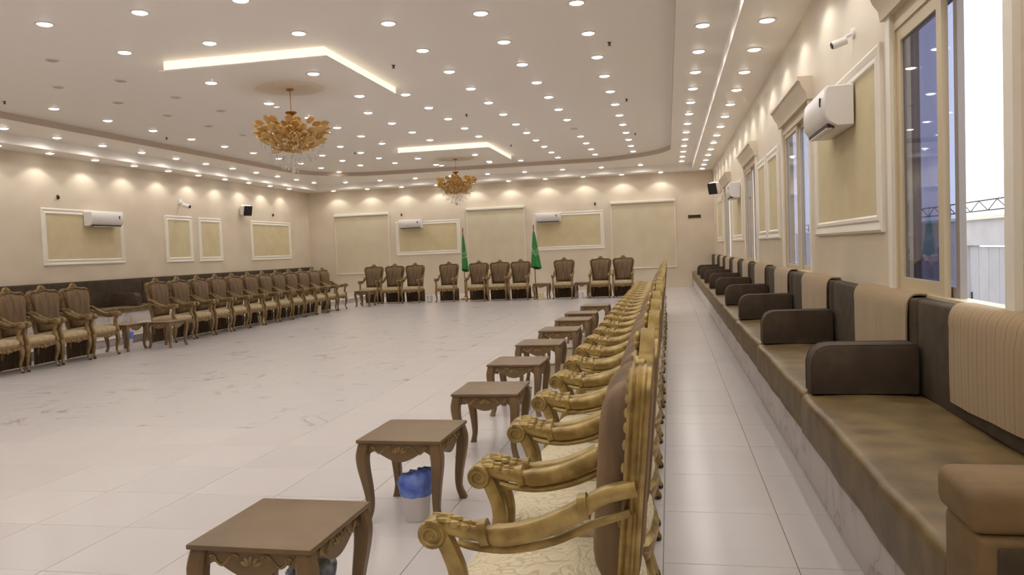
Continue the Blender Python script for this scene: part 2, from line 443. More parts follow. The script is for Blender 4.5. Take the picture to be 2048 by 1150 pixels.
struct('trim_6', mb, 'fascia', label='beige fascia band edging the raised ceiling')
mb = MB()
mb.rings([[(XL, YN, Z0), (XR, YN, Z0), (XR, YB, Z0), (XL, YB, Z0)], [(FX0, FY0, Z0), (FX1, FY0, Z0), (FX1, FY1, Z0), (FX0, FY1, Z0)],
          [(FX0, FY0, Z1 + .01), (FX1, FY0, Z1 + .01), (FX1, FY1, Z1 + .01), (FX0, FY1, Z1 + .01)]])
struct('trim_2', mb, 'soffit', label='low white ceiling strip along the walls')
mb = MB(); mb.box(-11.6, .5, -1.6, 24.95, Z2, Z2 + .03); mb.box(XL - TH, XR + TH, YN - TH, YB + TH, 4.42, 4.5)  # the upper slab is unseen, added to block sky light from above
struct('ceiling', mb, 'ceil', label='raised white ceiling field with rows of downlights')

# ---- marble plinth below the bench, platform at the left wall
struct('trim_3', MB().box(.785, XR, 2.2, YB, 0, .27), 'marble', label='grey marble plinth under the bench seat')
mb = MB(); mb.box(XL, -10.02, YN, YB, 0, .135)
pl = struct('trim_4', mb, 'marble', label='low stepped platform along the far long wall')
struct('nosing', MB().box(-10.05, -9.98, YN, YB, .135, .15), 'white', pl)
struct('tread', MB().box(XL, -10.05, YN, YB, .135, .149), 'tile', pl)

# ---- outside the windows
struct('trim_5', MB().box(XR + TH, 40, -30, 60, -1.1, -.95), 'ground', label='pale paved yard outside the windows')
bw = empty('boundary_wall', (6.0, 0, -.95))
mb = MB(); mb.box(0, .25, -6, 15.72, 0, 2.66); mb.box(0, .25, 17.75, 40, 0, 2.66); mb.box(0, .25, 15.72, 17.75, 2.15, 2.66)
mb.build('wall_body', 'wall_ext', bw, 0)
MB().box(-.06, .31, -6, 40, 2.66, 2.72).build('coping', 'white', bw, 0)
tag(bw, 'pale rendered boundary wall across the yard outside the window', 'wall')
gt = empty('yard_gate', (6.05, 15.74, -.95))
for k in range(4): MB().box(0, .04, .02 + k * .5, .5 + k * .5, .02, 2.12).build('gate_leaf', 'metal_gate', gt, 0)
MB().box(-.03, -.005, 1.85, 1.88, .9, 1.2).build('gate_handle', 'wire', gt, 0)
tag(gt, 'pale grey metal gate in the boundary wall', 'gate')
rl = empty('wall_railing', (6.1, 0, 1.77))
for z in (.10, .30): MB().box(-.012, .012, -6, 40, z, z + .025).build('rail', 'wire', rl, 0)
for k in range(40):
    y = -2 + k * .9
    MB().tube([(0, y, .11), (0, y + .45, .31), (0, y + .9, .11)], .010, 5).build('strut', 'wire', rl, 0)
for k in range(8): MB().box(-.015, .015, -5 + k * 6, -4.97 + k * 6, 0, .33).build('post', 'wire', rl, 0)
tag(rl, 'thin dark ornamental railing on top of the boundary wall', 'railing')

# ---- windows
def sash(parent, x, y0, y1, z0, z1, m='frame_al', w=.055):
    mb = MB(); t = .035
    mb.box(x, x + t, y0, y0 + w, z0, z1); mb.box(x, x + t, y1 - w, y1, z0, z1)
    mb.box(x, x + t, y0 + w, y1 - w, z0, z0 + w); mb.box(x, x + t, y0 + w, y1 - w, z1 - w, z1)
    s = mb.build('sash', m, parent, 0)
    MB().box(x + t * .4, x + t * .6, y0 + w, y1 - w, z0 + w, z1 - w).build('pane', 'glass', s, 0)
    return s
def window(k, a, b, z0, z1, opened):
    mb = MB(); d0, d1, w = XR - .012, XR + .10, .05
    mb.box(d0, d1, a, a + w, z0, z1); mb.box(d0, d1, b - w, b, z0, z1); mb.box(d0, d1, a + w, b - w, z1 - w, z1); mb.box(d0, d1, a + w, b - w, z0, z0 + w)
    o = struct('window_%d' % k, mb, 'frame_al', label=['sliding window standing half open next to the near bench seat', 'beige sliding window behind the large air conditioner', 'sliding window between two pairs of wall panels', 'sliding window nearest the corner loudspeaker'][k - 1])
    mid = (a + b) / 2; i0, i1 = a + w, b - w; zz0, zz1 = z0 + w, z1 - w
    if opened:
        sash(o, XR + .0, mid + .0, i1, zz0, zz1, w=.085)
        sash(o, XR + .045, mid - .11, i1 - .14, zz0, zz1, 'sash_dark', w=.06)
    else:
        sash(o, XR + .0, mid - .03, i1, zz0, zz1); sash(o, XR + .045, i0, mid + .03, zz0, zz1, 'frame_al')
    MB().box(XR - .035, XR + .02, a - .09, a + .01, z0 - .02, z1 + .06).build('casing', 'white', o, 0)
    MB().box(XR - .035, XR + .02, b - .01, b + .09, z0 - .02, z1 + .06).build('casing', 'white', o, 0)
    return o
for k, (a, b, z0, z1) in enumerate(WIN):
    window(k + 1, a, b, z0, z1, k == 0)
    pf = [(XR, 0), (XR - .055, 0), (XR - .065, .07), (XR - .10, .12), (XR - .13, .19), (XR - .15, .20), (XR - .15, .24), (XR, .24)]
    mb = MB(); mb.prism(pf, a - .12, b + .14, lambda u, w, y: (u, y, z1 + .06 + w))
    o = mb.build('window_pelmet', 'wall', None, 30)
    tag(o, ['moulded cream pelmet over the half open window', 'moulded cream pelmet beside the large air conditioner', 'moulded cream pelmet over the window between wall panels', 'moulded cream pelmet beside the corner loudspeaker'][k], 'pelmet', 'window pelmets')

# ---- framed wall panels (white moulding, fabric field)
def panel(name, u0, u1, z0, z1, fn, label, group, w=.13):
    """fn(u,depth,z): depth>0 towards the room"""
    root = empty(name, fn((u0 + u1) / 2, 0, z0)); inv = Vector(root.location)
    g = lambda u, d, z: tuple(Vector(fn(u, d, z)) - inv)
    prof = [(0, 0), (0, .022), (.02, .032), (.05, .026), (.075, .018), (.09, .03), (.115, .03), (w, .012), (w, 0)]
    for k in range(4):
        # mitred rails
        A, B = ((u0, z0), (u1, z0)) if k == 0 else ((u1, z0), (u1, z1)) if k == 1 else ((u1, z1), (u0, z1)) if k == 2 else ((u0, z1), (u0, z0))
        du, dz = (1, 0) if k == 0 else (0, 1) if k == 1 else (-1, 0) if k == 2 else (0, -1)
        nu, nz = -dz, du
        l0 = [g(A[0] + (du + nu) * p, d, A[1] + (dz + nz) * p) for p, d in prof]
        l1 = [g(B[0] + (-du + nu) * p, d, B[1] + (-dz + nz) * p) for p, d in prof]
        MB().rings([l0, l1], True, True, True).build('moulding', 'white', root, 30)
    m = .012
    mb = MB(); v = [g(u, d, z) for d in (0, m) for u, z in ((u0 + w*.9, z0 + w*.9), (u1 - w*.9, z0 + w*.9), (u1 - w*.9, z1 - w*.9), (u0 + w*.9, z1 - w*.9))]
    mb.add(v, [(0, 1, 2, 3), (4, 5, 6, 7), (0, 1, 5, 4), (1, 2, 6, 5), (2, 3, 7, 6), (3, 0, 4, 7)])
    mb.build('fabric_field', 'field', root, 0)
    tag(root, label, 'wall panel', group)
    return root
fL = lambda u, d, z: (XL + d, u, z)
fR = lambda u, d, z: (XR - d, u, z)
fB = lambda u, d, z: (u, YB - d, z)
panel('wall_panel', 14.63, 17.22, 1.52, 2.77, fL, 'wide framed panel with an air conditioner at its upper corner, long windowless wall', 'framed wall panels')
panel('wall_panel', 18.86, 20.08, 1.50, 2.76, fL, 'narrow framed panel below the white security camera', 'framed wall panels')
panel('wall_panel', 20.38, 21.58, 1.49, 2.75, fL, 'narrow framed panel beside the round black loudspeaker', 'framed wall panels')
panel('wall_panel', 23.25, 25.97, 1.47, 2.75, fL, 'wide framed panel near the corner with no air conditioner', 'framed wall panels')
panel('wall_panel', -9.76, -7.33, 1.44, 2.66, fB, 'wide framed panel with air conditioner between two blinds, behind four armchairs', 'framed wall panels')
panel('wall_panel', -4.68, -2.18, 1.42, 2.74, fB, 'wide framed panel with air conditioner beside the brighter green flag', 'framed wall panels')
panel('wall_panel', 6.05, 8.65, 1.48, 2.82, fR, 'large framed panel with the large air conditioner, next to the open window', 'framed wall panels')
panel('wall_panel', 11.38, 12.62, 1.48, 2.76, fR, 'narrow framed panel beside the second window pelmet', 'framed wall panels')
panel('wall_panel', 12.78, 13.98, 1.48, 2.76, fR, 'narrow framed panel beside the third window pelmet', 'framed wall panels')
panel('wall_panel', 16.9, 19.4, 1.48, 2.76, fR, 'framed panel with a small air conditioner between two windows', 'framed wall panels')
panel('wall_panel', 22.9, 25.3, 1.48, 2.76, fR, 'framed panel below the black loudspeaker on its bracket', 'framed wall panels')
panel('wall_panel', .9, 3.4, 1.48, 2.82, fR, 'framed panel at the near end of the window wall', 'framed wall panels')

# ---- roller blinds on the back wall
for x0, x1, z0, z1, lab in ((-12.1, -10.02, .82, 2.97, 'cream roller blind next to the room corner, behind three armchairs'), (-7.06, -4.98, .76, 2.97, 'cream roller blind between the two green flags'), (-1.92, .23, .68, 2.94, 'cream roller blind beside the dark vent')):
    r = empty('roller_blind', ((x0 + x1) / 2, YB, z0))
    w = (x1 - x0) / 2; h = z1 - z0
    MB().box(-w, w, -.03, -.024, .03, h).build('blind_cloth', 'blind', r, 0)
    MB().rbox(-w - .02, w + .02, -.09, 0, h - .02, h + .07, .015, 2).build('cassette', 'white', r)
    MB().rbox(-w, w, -.038, -.016, 0, .035, .006, 2).build('bottom_bar', 'white', r)
    for s in (-1, 1): MB().box(s * (w + .006) - .012, s * (w + .006) + .012, -.034, 0, .0, h).build('side_guide', 'white', r, 0)
    tag(r, lab, 'blind', 'roller blinds on the end wall')

# ---- suspended ceiling panels with lit edges
def ceiling_panel(x0, x1, y0, y1, cx, cy, lab):
    r = empty('ceiling_panel', ((x0 + x1) / 2, (y0 + y1) / 2, Z2)); ox, oy = (x0 + x1) / 2, (y0 + y1) / 2
    w, h = (x1 - x0) / 2, (y1 - y0) / 2
    MB().box(-w, w, -h, h, -.15, -.13).build('panel_board', 'ceil', r, 0)
    e = .05
    MB().box(-w + e, w - e, -h + e, h - e, -.13, 0).build('led_band', 'led', r, 0)
    MB().lathe([(.52, -.150), (.52, -.156), (.50, -.162), (0.0001, -.162)], 40, (cx - ox, cy - oy, 0)).build('medallion', 'medal', r, 30)
    tag(r, lab, 'ceiling panel', 'suspended ceiling panels')
ceiling_panel(-6.75, -4.30, 9.75, 12.62, -5.62, 11.33, 'square suspended ceiling panel with lit edges above the larger-looking chandelier over the floor centre')
ceiling_panel(-6.85, -4.38, 19.55, 22.75, -5.75, 21.35, 'square suspended ceiling panel with lit edges above the chandelier nearer the flags')

# ================================================================== DOWNLIGHTS
def make_downlight(kind):
    root = empty('downlight')
    MB().lathe([(.077, -.004), (.081, -.012), (.098, -.008), (.102, 0), (.077, 0)], 24).build('trim_ring', 'ring', root)
    MB().lathe([(.078, 0), (.077, -.010), (.064, -.019), (.036, -.026), (.0001, -.028)], 24).build('lens', 'lens' if kind != 'off' else 'lens_off', root)
    if kind != 'off':
        ld = bpy.data.lights.new('downlight_lamp', 'SPOT'); ld.color = WARM
        ld.shadow_soft_size = .055
        if kind == 'tray': ld.energy = W_TRAY; ld.spot_size = radians(150); ld.spot_blend = .6
        if kind == 'soffit': ld.energy = W_SOFFIT; ld.spot_size = radians(172); ld.spot_blend = .35
        if kind == 'edge': ld.energy = W_EDGE; ld.spot_size = radians(120); ld.spot_blend = .3
        lo = bpy.data.objects.new('downlight_lamp', ld); C.objects.link(lo); lo.parent = root; lo.location = (0, 0, -.034)
    tag(root, 'downlight', 'downlight')
    return root
DL = {k: make_downlight(k) for k in ('tray', 'panel', 'soffit', 'edge', 'off') if k != 'panel'}
LAB = {'tray': ('round lit downlight in the raised centre of the ceiling', 'lit downlights of the raised ceiling'),
       'soffit': ('round lit downlight in the soffit between raised ceiling and wall strip', 'lit soffit downlights'),
       'edge': ('round lit downlight in the low strip washing the wall', 'wall washing downlights'),
       'off': ('dark unlit downlight among the lit ones overhead', 'unlit downlights'),
       'panel': ('round lit downlight in a corner of a suspended ceiling panel', 'suspended panel downlights')}
def dl(kind, x, y, z, lab=None):
    return place(DL[kind], USED, (x, y, z), 0, *LAB[lab or kind])
cols = {-.94: (-1, 12, ()), -2.06: (-1, 12, ()), -3.20: (-1, 12, ()), -4.37: (-1, 8, ()), -5.60: (-1, 8, ()), -6.84: (-1, 8, ()), -7.95: (-1, 11, ()), -9.06: (-1, 11, ()), -10.35: (-1, 12, ())}
YT0, PT = 9.05, 1.335
for x, (a, b, _) in cols.items():
    for n in range(-7, b):
        y = 9.02 + .03 * (-x - .94) + n * (1.31 + .011 * min(2.5, -x - .94))
        if abs(x + 5.6) < 1.4 and n in (1, 2): continue
        if y < -.9: continue
        off = (x == -2.06 and n == 7) or (x == -7.95 and 0 <= n <= 4) or (x == -9.06 and 1 <= n <= 6)
        dl('off' if off else 'tray', x, y, Z2)
for x, y in ((-4.37, 23.95), (-5.35, 23.95), (-6.9, 23.95)): dl('tray', x, y, Z2)
for cx, cy in ((-5.66, 11.40), (-5.82, 21.55)):
    for sx in (-.8, .8):
        for sy in (-.85, .85): dl('tray', cx + sx, cy + sy, Z2 - .15, 'panel')
for n in range(-10, 13): dl('soffit', .48, 10.0 + n * 1.32, Z1)
for n in range(-9, 14): dl('edge', 1.14, 9.28 + n * 1.335, Z0)
for n in range(-11, 11): dl('soffit', -12.06, 12.68 + n * 1.31, Z1)
for n in range(-12, 10): dl('edge', -12.78, 13.25 + n * 1.345, Z0)
for n in range(9): dl('soffit', -.83 - n * 1.285, 26.3, Z1)
for n in range(10): dl('edge', -.2 - n * 1.305, 27.13, Z0)

# ---- small sprinklers
def make_sprinkler():
    r = empty('sprinkler_head')
    MB().lathe([(.028, 0), (.028, -.006), (.012, -.01), (.012, -.035), (.0001, -.036)], 12).build('escutcheon', 'slot', r)
    MB().lathe([(.024, -.038), (.026, -.042), (.0001, -.043)], 10).build('deflector', 'black', r)
    return tag(r, 'small dark sprinkler head on the ceiling', 'sprinkler', 'ceiling sprinklers')
sp = make_sprinkler()
for x, y in ((-.71, 10.9), (-3.86, 11.1), (-3.9, 15.5), (-.7, 15.15), (-10.6, 11.2), (-10.7, 15.6), (-3.97, 20.4), (-8.1, 19.9), (-.73, 19.8)): place(sp, USED, (x, y, Z2))

# ================================================================== CHANDELIERS
def make_chandelier():
    r = empty('chandelier')          # origin at the medallion, everything hangs below
    MB().lathe([(.06, 0), (.06, -.02), (.02, -.035), (.0001, -.036)], 16).build('ceiling_cup', 'brass', r)
    MB().tube([(0, 0, -.03), (0, 0, -.36)], .006, 6).build('rod', 'brass', r)
    MB().lathe([(.008, -.34), (.085, -.35), (.09, -.365), (.04, -.40), (.016, -.43), (.014, -.50), (.05, -.54), (.06, -.60), (.035, -.68), (.05, -.74), (.08, -.84), (.05, -.92), (.012, -.97), (.0001, -.98)], 18).build('column', 'brass', r)
    # leaf mesh: cupped glass leaf, root at origin, pointing +z
    mb = MB(); loops = []
    for i in range(7):
        t = i / 6; w = .066 * (math.sin(pi * min(1, t * .86 + .07)) ** .7); lp = []
        for j in range(5):
            s = j / 2 - 1; lp.append((s * w, .035 * s * s + .05 * t * t - .02, t * .145))
        loops.append(lp)
    v = [p for l in loops for p in l]; fs = []
    for i in range(6):
        for j in range(4): a = i * 5 + j; fs.append((a, a + 1, a + 6, a + 5))
    mb.add(v, fs); leaf0 = mb.build('glass_leaf', 'amber', r); leaf0.modifiers.new('thick', 'SOLIDIFY').thickness = .006
    first = True; rng = random.Random(3)
    for ring, (n, rad, z, tilt, sc) in enumerate(((10, .08, -.93, 50, 1), (16, .18, -.91, 60, 1.0), (20, .27, -.85, 55, 1.1), (24, .35, -.77, 45, 1.1), (26, .42, -.68, 50, 1.1), (24, .46, -.60, 25, .9), (12, .06, -.72, 25, .9), (10, .05, -.60, 30, .8))):
        for k in range(n):
            a = 2 * pi * (k + .5 * (ring % 2)) / n + rng.uniform(-.1, .1)
            o = leaf0 if first else link('glass_leaf', leaf0.data, r)
            if not first: o.modifiers.new('thick', 'SOLIDIFY').thickness = .006
            first = False
            o.location = (rad * cos(a), rad * sin(a), z + rng.uniform(-.03, .03))
            o.rotation_euler = (radians(-tilt + rng.uniform(-20, 20)), rng.uniform(-.5, .5), a - pi / 2); o.rotation_mode = 'XYZ'
            s = sc * rng.uniform(.85, 1.15); o.scale = (s, s, s)
    for k in range(10):
        a = 2 * pi * k / 10
        MB().tube(crom([(.03 * cos(a), .03 * sin(a), -.86), (.2 * cos(a), .2 * sin(a), -.93), (.36 * cos(a), .36 * sin(a), -.84), (.44 * cos(a), .44 * sin(a), -.66)], 4), .008, 6).build('arm', 'brass', r)
    mb = MB()
    for ring, (n, rad, z) in enumerate(((20, .46, -.86), (18, .38, -.98), (14, .28, -1.07), (9, .17, -1.16), (5, .07, -1.24))):
        for k in range(n):
            a = 2 * pi * k / n + ring * .3; q = z + rng.uniform(-.04, .04)
            mb.tube([(rad * cos(a), rad * sin(a), q + .10), (rad * cos(a), rad * sin(a), q)], .002, 4)
            mb.ell((rad * cos(a), rad * sin(a), q - .018), (.012, .012, .022), 6, 4)
    mb.lathe([(.0001, -1.20), (.035, -1.225), (.035, -1.25), (.0001, -1.29)], 10)
    o = mb.build('crystal_drops', 'crystal', r); o['kind'] = 'stuff'
    return tag(r, 'chandelier', 'chandelier')
ch = make_chandelier()
place(ch, USED, (-5.62, 11.33, Z2 - .162), 0, 'amber glass chandelier with crystal drops hanging over the veined floor centre', 'amber chandeliers')
place(ch, USED, (-5.75, 21.35, Z2 - .162), .4, 'amber glass chandelier with crystal drops hanging in front of the flags', 'amber chandeliers')

# ================================================================== ARMCHAIRS
def make_chair(GM='gold', SM='brocade', skirt=False):
    R_ = empty('armchair')
    xl = lambda z: -.115 + .095 * (z - .7)
    half = [(0, .47), (.17, .47), (.225, .50), (.234, .62), (.248, .78), (.275, .92), (.290, 1.01), (.278, 1.075), (.23, 1.105), (.15, 1.10), (.08, 1.115)]
    ctrl = half + [(0, 1.13)] + [(-y, z) for y, z in half[1:][::-1]]
    out = [(p[0], p[1]) for p in crom([(a, b, 0) for a, b in ctrl], 4, True)]
    n = len(out)
    def sweep(mb, outl, prof):
        loops = []
        k = len(outl)
        for i in range(k):
            a, b = outl[i - 1], outl[(i + 1) % k]
            t = Vector((b[0] - a[0], b[1] - a[1])).normalized(); nn = Vector((t.y, -t.x))
            loops.append([(xl(outl[i][1] + nn.y * p) + d, outl[i][0] + nn.x * p, outl[i][1] + nn.y * p) for p, d in prof])
        mb.rings(loops, True, False, False, True)
    mb = MB(); sweep(mb, out, [(-.026, -.014), (-.018, -.026), (-.006, -.020), (.003, -.034), (.012, -.035), (.020, -.027), (.015, -.020), (.025, -.012), (.019, -.003), (.026, .006), (.018, .012), (.019, .022), (-.018, .022), (-.026, .010)])
    # stiles down to the seat
    for s in (-1, 1):
        mb.tube([(xl(.52), s * .225, .54), (xl(.45), s * .225, .46), (xl(.36) - .005, s * .225, .34)], [(.024, .026)] * 3, 8, (0, 1, 0), 4)
    bf = mb.build('back_frame', GM, R_)
    # carved leaf beads on the frame
    mb = MB()
    for i in range(0, n):
        y, z = out[i]
        if z > .68 and abs(y) > .12 and i % 2 == 0:
            rot = Matrix.Rotation(.5 if y > 0 else -.5, 3, 'X')
            mb.ell((xl(z) - .034, y * .985, z), (.010, .010, .017), 6, 4, rot)
    mb.build('carving', GM, bf)['kind'] = 'stuff'
    # crest
    mb = MB()
    cre = [(-.15, 1.095), (-.11, 1.135), (-.07, 1.145), (-.055, 1.175), (-.025, 1.20), (0, 1.206), (.025, 1.20), (.055, 1.175), (.07, 1.145), (.11, 1.135), (.15, 1.095), (.06, 1.09), (0, 1.085), (-.06, 1.09)]
    mb.prism(cre, -.02, .02, lambda y, z, w: (xl(z) + w, y, z))
    for k in range(5):
        a = radians(-60 + 30 * k)
        mb.ell((xl(1.15) - .026, .032 * sin(a), 1.138 + .034 * cos(a)), (.012, .011, .026), 6, 5, Matrix.Rotation(-a, 3, 'X'))
    for s in (-1, 1):
        mb.ell((xl(1.12) - .022, s * .095, 1.122), (.012, .036, .016), 8, 5); mb.lathe([(.0001, -.03), (.016, -.026), (.020, 0), (.0001, .004)], 10, (xl(1.12), s * .135, 1.115), 'x')
    mb.ell((xl(1.115) - .03, 0, 1.12), (.016, .022, .016), 8, 5)
    mb.build('crest', GM, R_)
    # upholstery
    inn = [(y * .925, .80 + (z - .80) * .94) for y, z in out]
    def pad(bulge, x_off, sgn, steps=6):
        loops = []
        for q in range(steps + 1):
            t = 1 - (q / steps) ** 1.6; t = max(t, .02)
            loops.append([(xl(.80 + (z - .80) * t) + x_off + sgn * bulge * (1 - t ** 7) ** .55, y * t, .80 + (z - .80) * t) for y, z in inn])
        return loops
    b = MB().rings(pad(.105, -.012, -1, 9), True, False, True).build('backrest', 'velvet', R_, 60)
    MB().tube([(xl(z) - .016, y, z) for y, z in inn], .0055, 6, closed=True).build('welt', SM, b, 60)
    MB().rings(pad(.018, .012, 1), True, False, True).build('back_panel', 'velvet', R_, 60)
    # seat
    plan = [(-.115, -.235), (-.115, .235), (-.36, .275), (-.60, .295), (-.645, .25), (-.665, .12), (-.672, 0), (-.665, -.12), (-.645, -.25), (-.60, -.295), (-.36, -.275)]
    pl_ = [(p[0], p[1]) for p in crom([(a, c, 0) for a, c in plan], 4, True)]
    def ring(s, z): return [(-.39 + (x + .39) * s, y * s, z) for x, y in pl_]
    mb = MB().rings([ring(.96, .325), ring(1.0, .335), ring(1.0, .36), ring(1.03, .372), ring(1.03, .392), ring(.99, .402), ring(.97, .412)], True, True, True)
    sf = mb.build('seat_frame', GM, R_)
    MB().rings([ring(.955, .405), ring(.975, .43), ring(.955, .455), ring(.88, .475), ring(.7, .487), ring(.4, .494), ring(.02, .496)], True, True, True).build('seat_cushion', SM, R_, 60)
    mb = MB()
    for k in range(-2, 3): mb.ell((-.672, k * .055, .345 - .012 * (2 - abs(k))), (.012, .03, .02), 6, 4)
    mb.ell((-.678, 0, .335), (.014, .03, .035), 8, 5)
    mb.build('apron_carving', GM, sf)['kind'] = 'stuff'
    # arms
    for s in (-1, 1):
        y = s * .276
        path = crom([(-.105, y * .97, .805), (-.19, y, .785), (-.27, y, .735), (-.37, y, .69), (-.47, y, .668), (-.56, y, .676), (-.625, y, .690), (-.655, y, .690)], 5)
        rad = [(.026, .024) for _ in path]
        for i, p in enumerate(path):
            if -.5 < p.x < -.24: rad[i] = (.031, .030)
        mb = MB(); mb.tube(path, rad, 10, (0, 1, 0), 2.6)
        low = crom([(-.12, y, .74), (-.22, y, .705), (-.33, y, .655), (-.45, y, .628), (-.55, y, .632), (-.60, y, .645)], 4)
        mb.tube(low, .012, 6)
        for px, pz in ((-.245, .752), (-.525, .672)):
            mb.tube([(px - .012, y, pz), (px + .012, y, pz + .004)], [(.036, .036)] * 2, 10, (0, 1, 0), 2.6)
        sup = crom([(-.645, y, .665), (-.625, y, .62), (-.605, y, .56), (-.605, y, .50), (-.625, y, .44), (-.63, y * 1.0, .39)], 5)
        k = len(sup)
        mb.tube(sup, [(.026 + .004 * abs(i / k - .5), .024 + .016 * (i / k) ** 2) for i in range(k)], 10, (0, 1, 0), 3)
        arm = mb.build('arm', GM, R_)
        mb = MB()
        mb.lathe([(.0001, -.036), (.037, -.036), (.041, -.030), (.041, .030), (.037, .036), (.0001, .036)], 18, (-.668, y, .672), 'y')
        for q in (-1, 1):
            sp_ = []
            for i in range(26):
                t = i / 25; a = 1.2 + t * 2 * pi * 1.7; rr = .038 * (1 - .8 * t)
                sp_.append((-.668 - rr * cos(a), y + q * .036, .672 + rr * sin(a)))
            mb.tube(sp_, .0062, 5)
        mb.build('scroll', GM, arm)
        mb = MB()
        for px, pz, ra, rb in ((-.635, .716, .028, .012), (-.605, .708, .022, .012), (-.575, .700, .022, .010), (-.548, .698, .016, .009)):
            for q in (-1, 0, 1): mb.ell((px, y + q * .018, pz - abs(q) * .008), (ra, .012, rb), 6, 4)
        mb.build('leaf_carving', GM, arm)['kind'] = 'stuff'
    # legs
    for sx, sy in ((-1, -1), (-1, 1), (1, -1), (1, 1)):
        if sx < 0:
            bx, by = -.615, sy * .265
            path = crom([(bx, by, .385), (bx - .022, by + sy * .012, .31), (bx - .018, by + sy * .010, .22), (bx + .004, by - sy * .002, .11), (bx - .006, by + sy * .004, .045), (bx - .022, by + sy * .014, .018)], 4)
            rad = [.036, .036, .036, .035, .034, .033, .031, .028, .026, .023, .021, .019, .017, .016, .016, .016, .017, .019, .021, .021, .018]
        else:
            bx, by = xl(.36) - .01, sy * .222
            path = crom([(bx, by, .39), (bx + .005, by, .28), (bx + .025, by, .14), (bx + .06, by, .012)], 5)
            rad = [.027, .027, .026, .026, .025, .025, .024, .023, .023, .022, .022, .021, .021, .020, .020, .020]
        rad = (rad + [rad[-1]] * 9)[:len(path)]
        lg = MB().tube(path, rad, 8, (0, 1, 0), 3).build('leg', GM, R_)
        e = path[-1]
        MB().lathe([(.014, 0), (.021, .006), (.021, .018), (.016, .034)], 10, (e.x, e.y, 0)).build('foot_cap', 'dark_foot', lg)
    if skirt:
        lp0, lp1, lp2 = [], [], []
        for i in range(61):
            t = i / 60; y = -.30 + .60 * t; w = .008 * sin(t * 2 * pi * 9) + .004 * sin(t * 2 * pi * 23 + 1)
            lp0.append((-.16 + w * .3, y, .375)); lp1.append((-.155 + w, y, .20)); lp2.append((-.15 + w * 1.5, y, .012))
        front = [lp0, lp1, lp2]
        back = [[(x + .008, y, z) for x, y, z in l] for l in front]
        MB().rings([a + b[::-1] for a, b in zip(front, back)], True, True, True).build('rear_skirt', 'skirt', R_, 60)
    return tag(R_, 'armchair', 'armchair')
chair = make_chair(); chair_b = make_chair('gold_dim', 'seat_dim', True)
LC_R = ('gilded armchair with brown velvet back and cream seat, back turned to the bench aisle', 'armchairs along the bench aisle')
LC_L = ('gilded armchair with brown velvet back in the long row before the stepped platform', 'armchairs before the stepped platform')
LC_L3 = ('gilded armchair with brown back in the short group beside the side table', 'armchairs in the short group')
LC_B3 = ('gilded armchair in the group of three before the blind and panel, facing down the hall', 'three armchairs by the corner')
LC_F3 = ('gilded armchair in the group of three standing between the two green flags', 'three armchairs between the flags')
LC_B2 = ('gilded armchair in the pair facing down the hall beside the aisle row', 'pair of armchairs facing down the hall')
rj = random.Random(11)
ORD = 'first second third fourth fifth sixth seventh eighth ninth tenth eleventh twelfth thirteenth fourteenth fifteenth sixteenth seventeenth eighteenth nineteenth twentieth twenty-first twenty-second twenty-third twenty-fourth'.split()
for k in range(23):
    place(chair, USED, (rj.uniform(-.008, .008), 2.37 + .645 * k, 0), rj.uniform(-.004, .004), 'gilded cream-seated armchair, %s from the flag end of the row beside the aisle' % ORD[22 - k], LC_R[1])
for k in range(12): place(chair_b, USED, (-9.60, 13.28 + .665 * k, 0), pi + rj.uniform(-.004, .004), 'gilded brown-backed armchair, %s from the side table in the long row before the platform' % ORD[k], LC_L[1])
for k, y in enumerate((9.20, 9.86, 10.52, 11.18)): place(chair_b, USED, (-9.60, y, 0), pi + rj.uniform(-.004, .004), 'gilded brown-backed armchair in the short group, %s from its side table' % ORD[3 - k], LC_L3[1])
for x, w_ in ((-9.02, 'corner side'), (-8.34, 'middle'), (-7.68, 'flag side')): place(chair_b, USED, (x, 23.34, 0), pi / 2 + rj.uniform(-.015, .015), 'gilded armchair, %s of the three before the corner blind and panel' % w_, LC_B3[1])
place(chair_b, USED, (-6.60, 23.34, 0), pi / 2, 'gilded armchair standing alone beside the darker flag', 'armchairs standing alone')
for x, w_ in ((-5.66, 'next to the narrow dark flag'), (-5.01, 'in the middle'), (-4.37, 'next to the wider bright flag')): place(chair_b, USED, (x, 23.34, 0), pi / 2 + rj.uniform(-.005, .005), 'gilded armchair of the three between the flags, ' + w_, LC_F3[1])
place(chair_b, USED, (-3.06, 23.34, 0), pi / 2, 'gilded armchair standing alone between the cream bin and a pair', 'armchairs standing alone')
for x, w_ in ((-1.98, 'side table'), (-1.32, 'window bench')): place(chair_b, USED, (x, 23.34, 0), pi / 2, 'gilded armchair of the pair by the last blind, on the %s side' % w_, LC_B2[1])

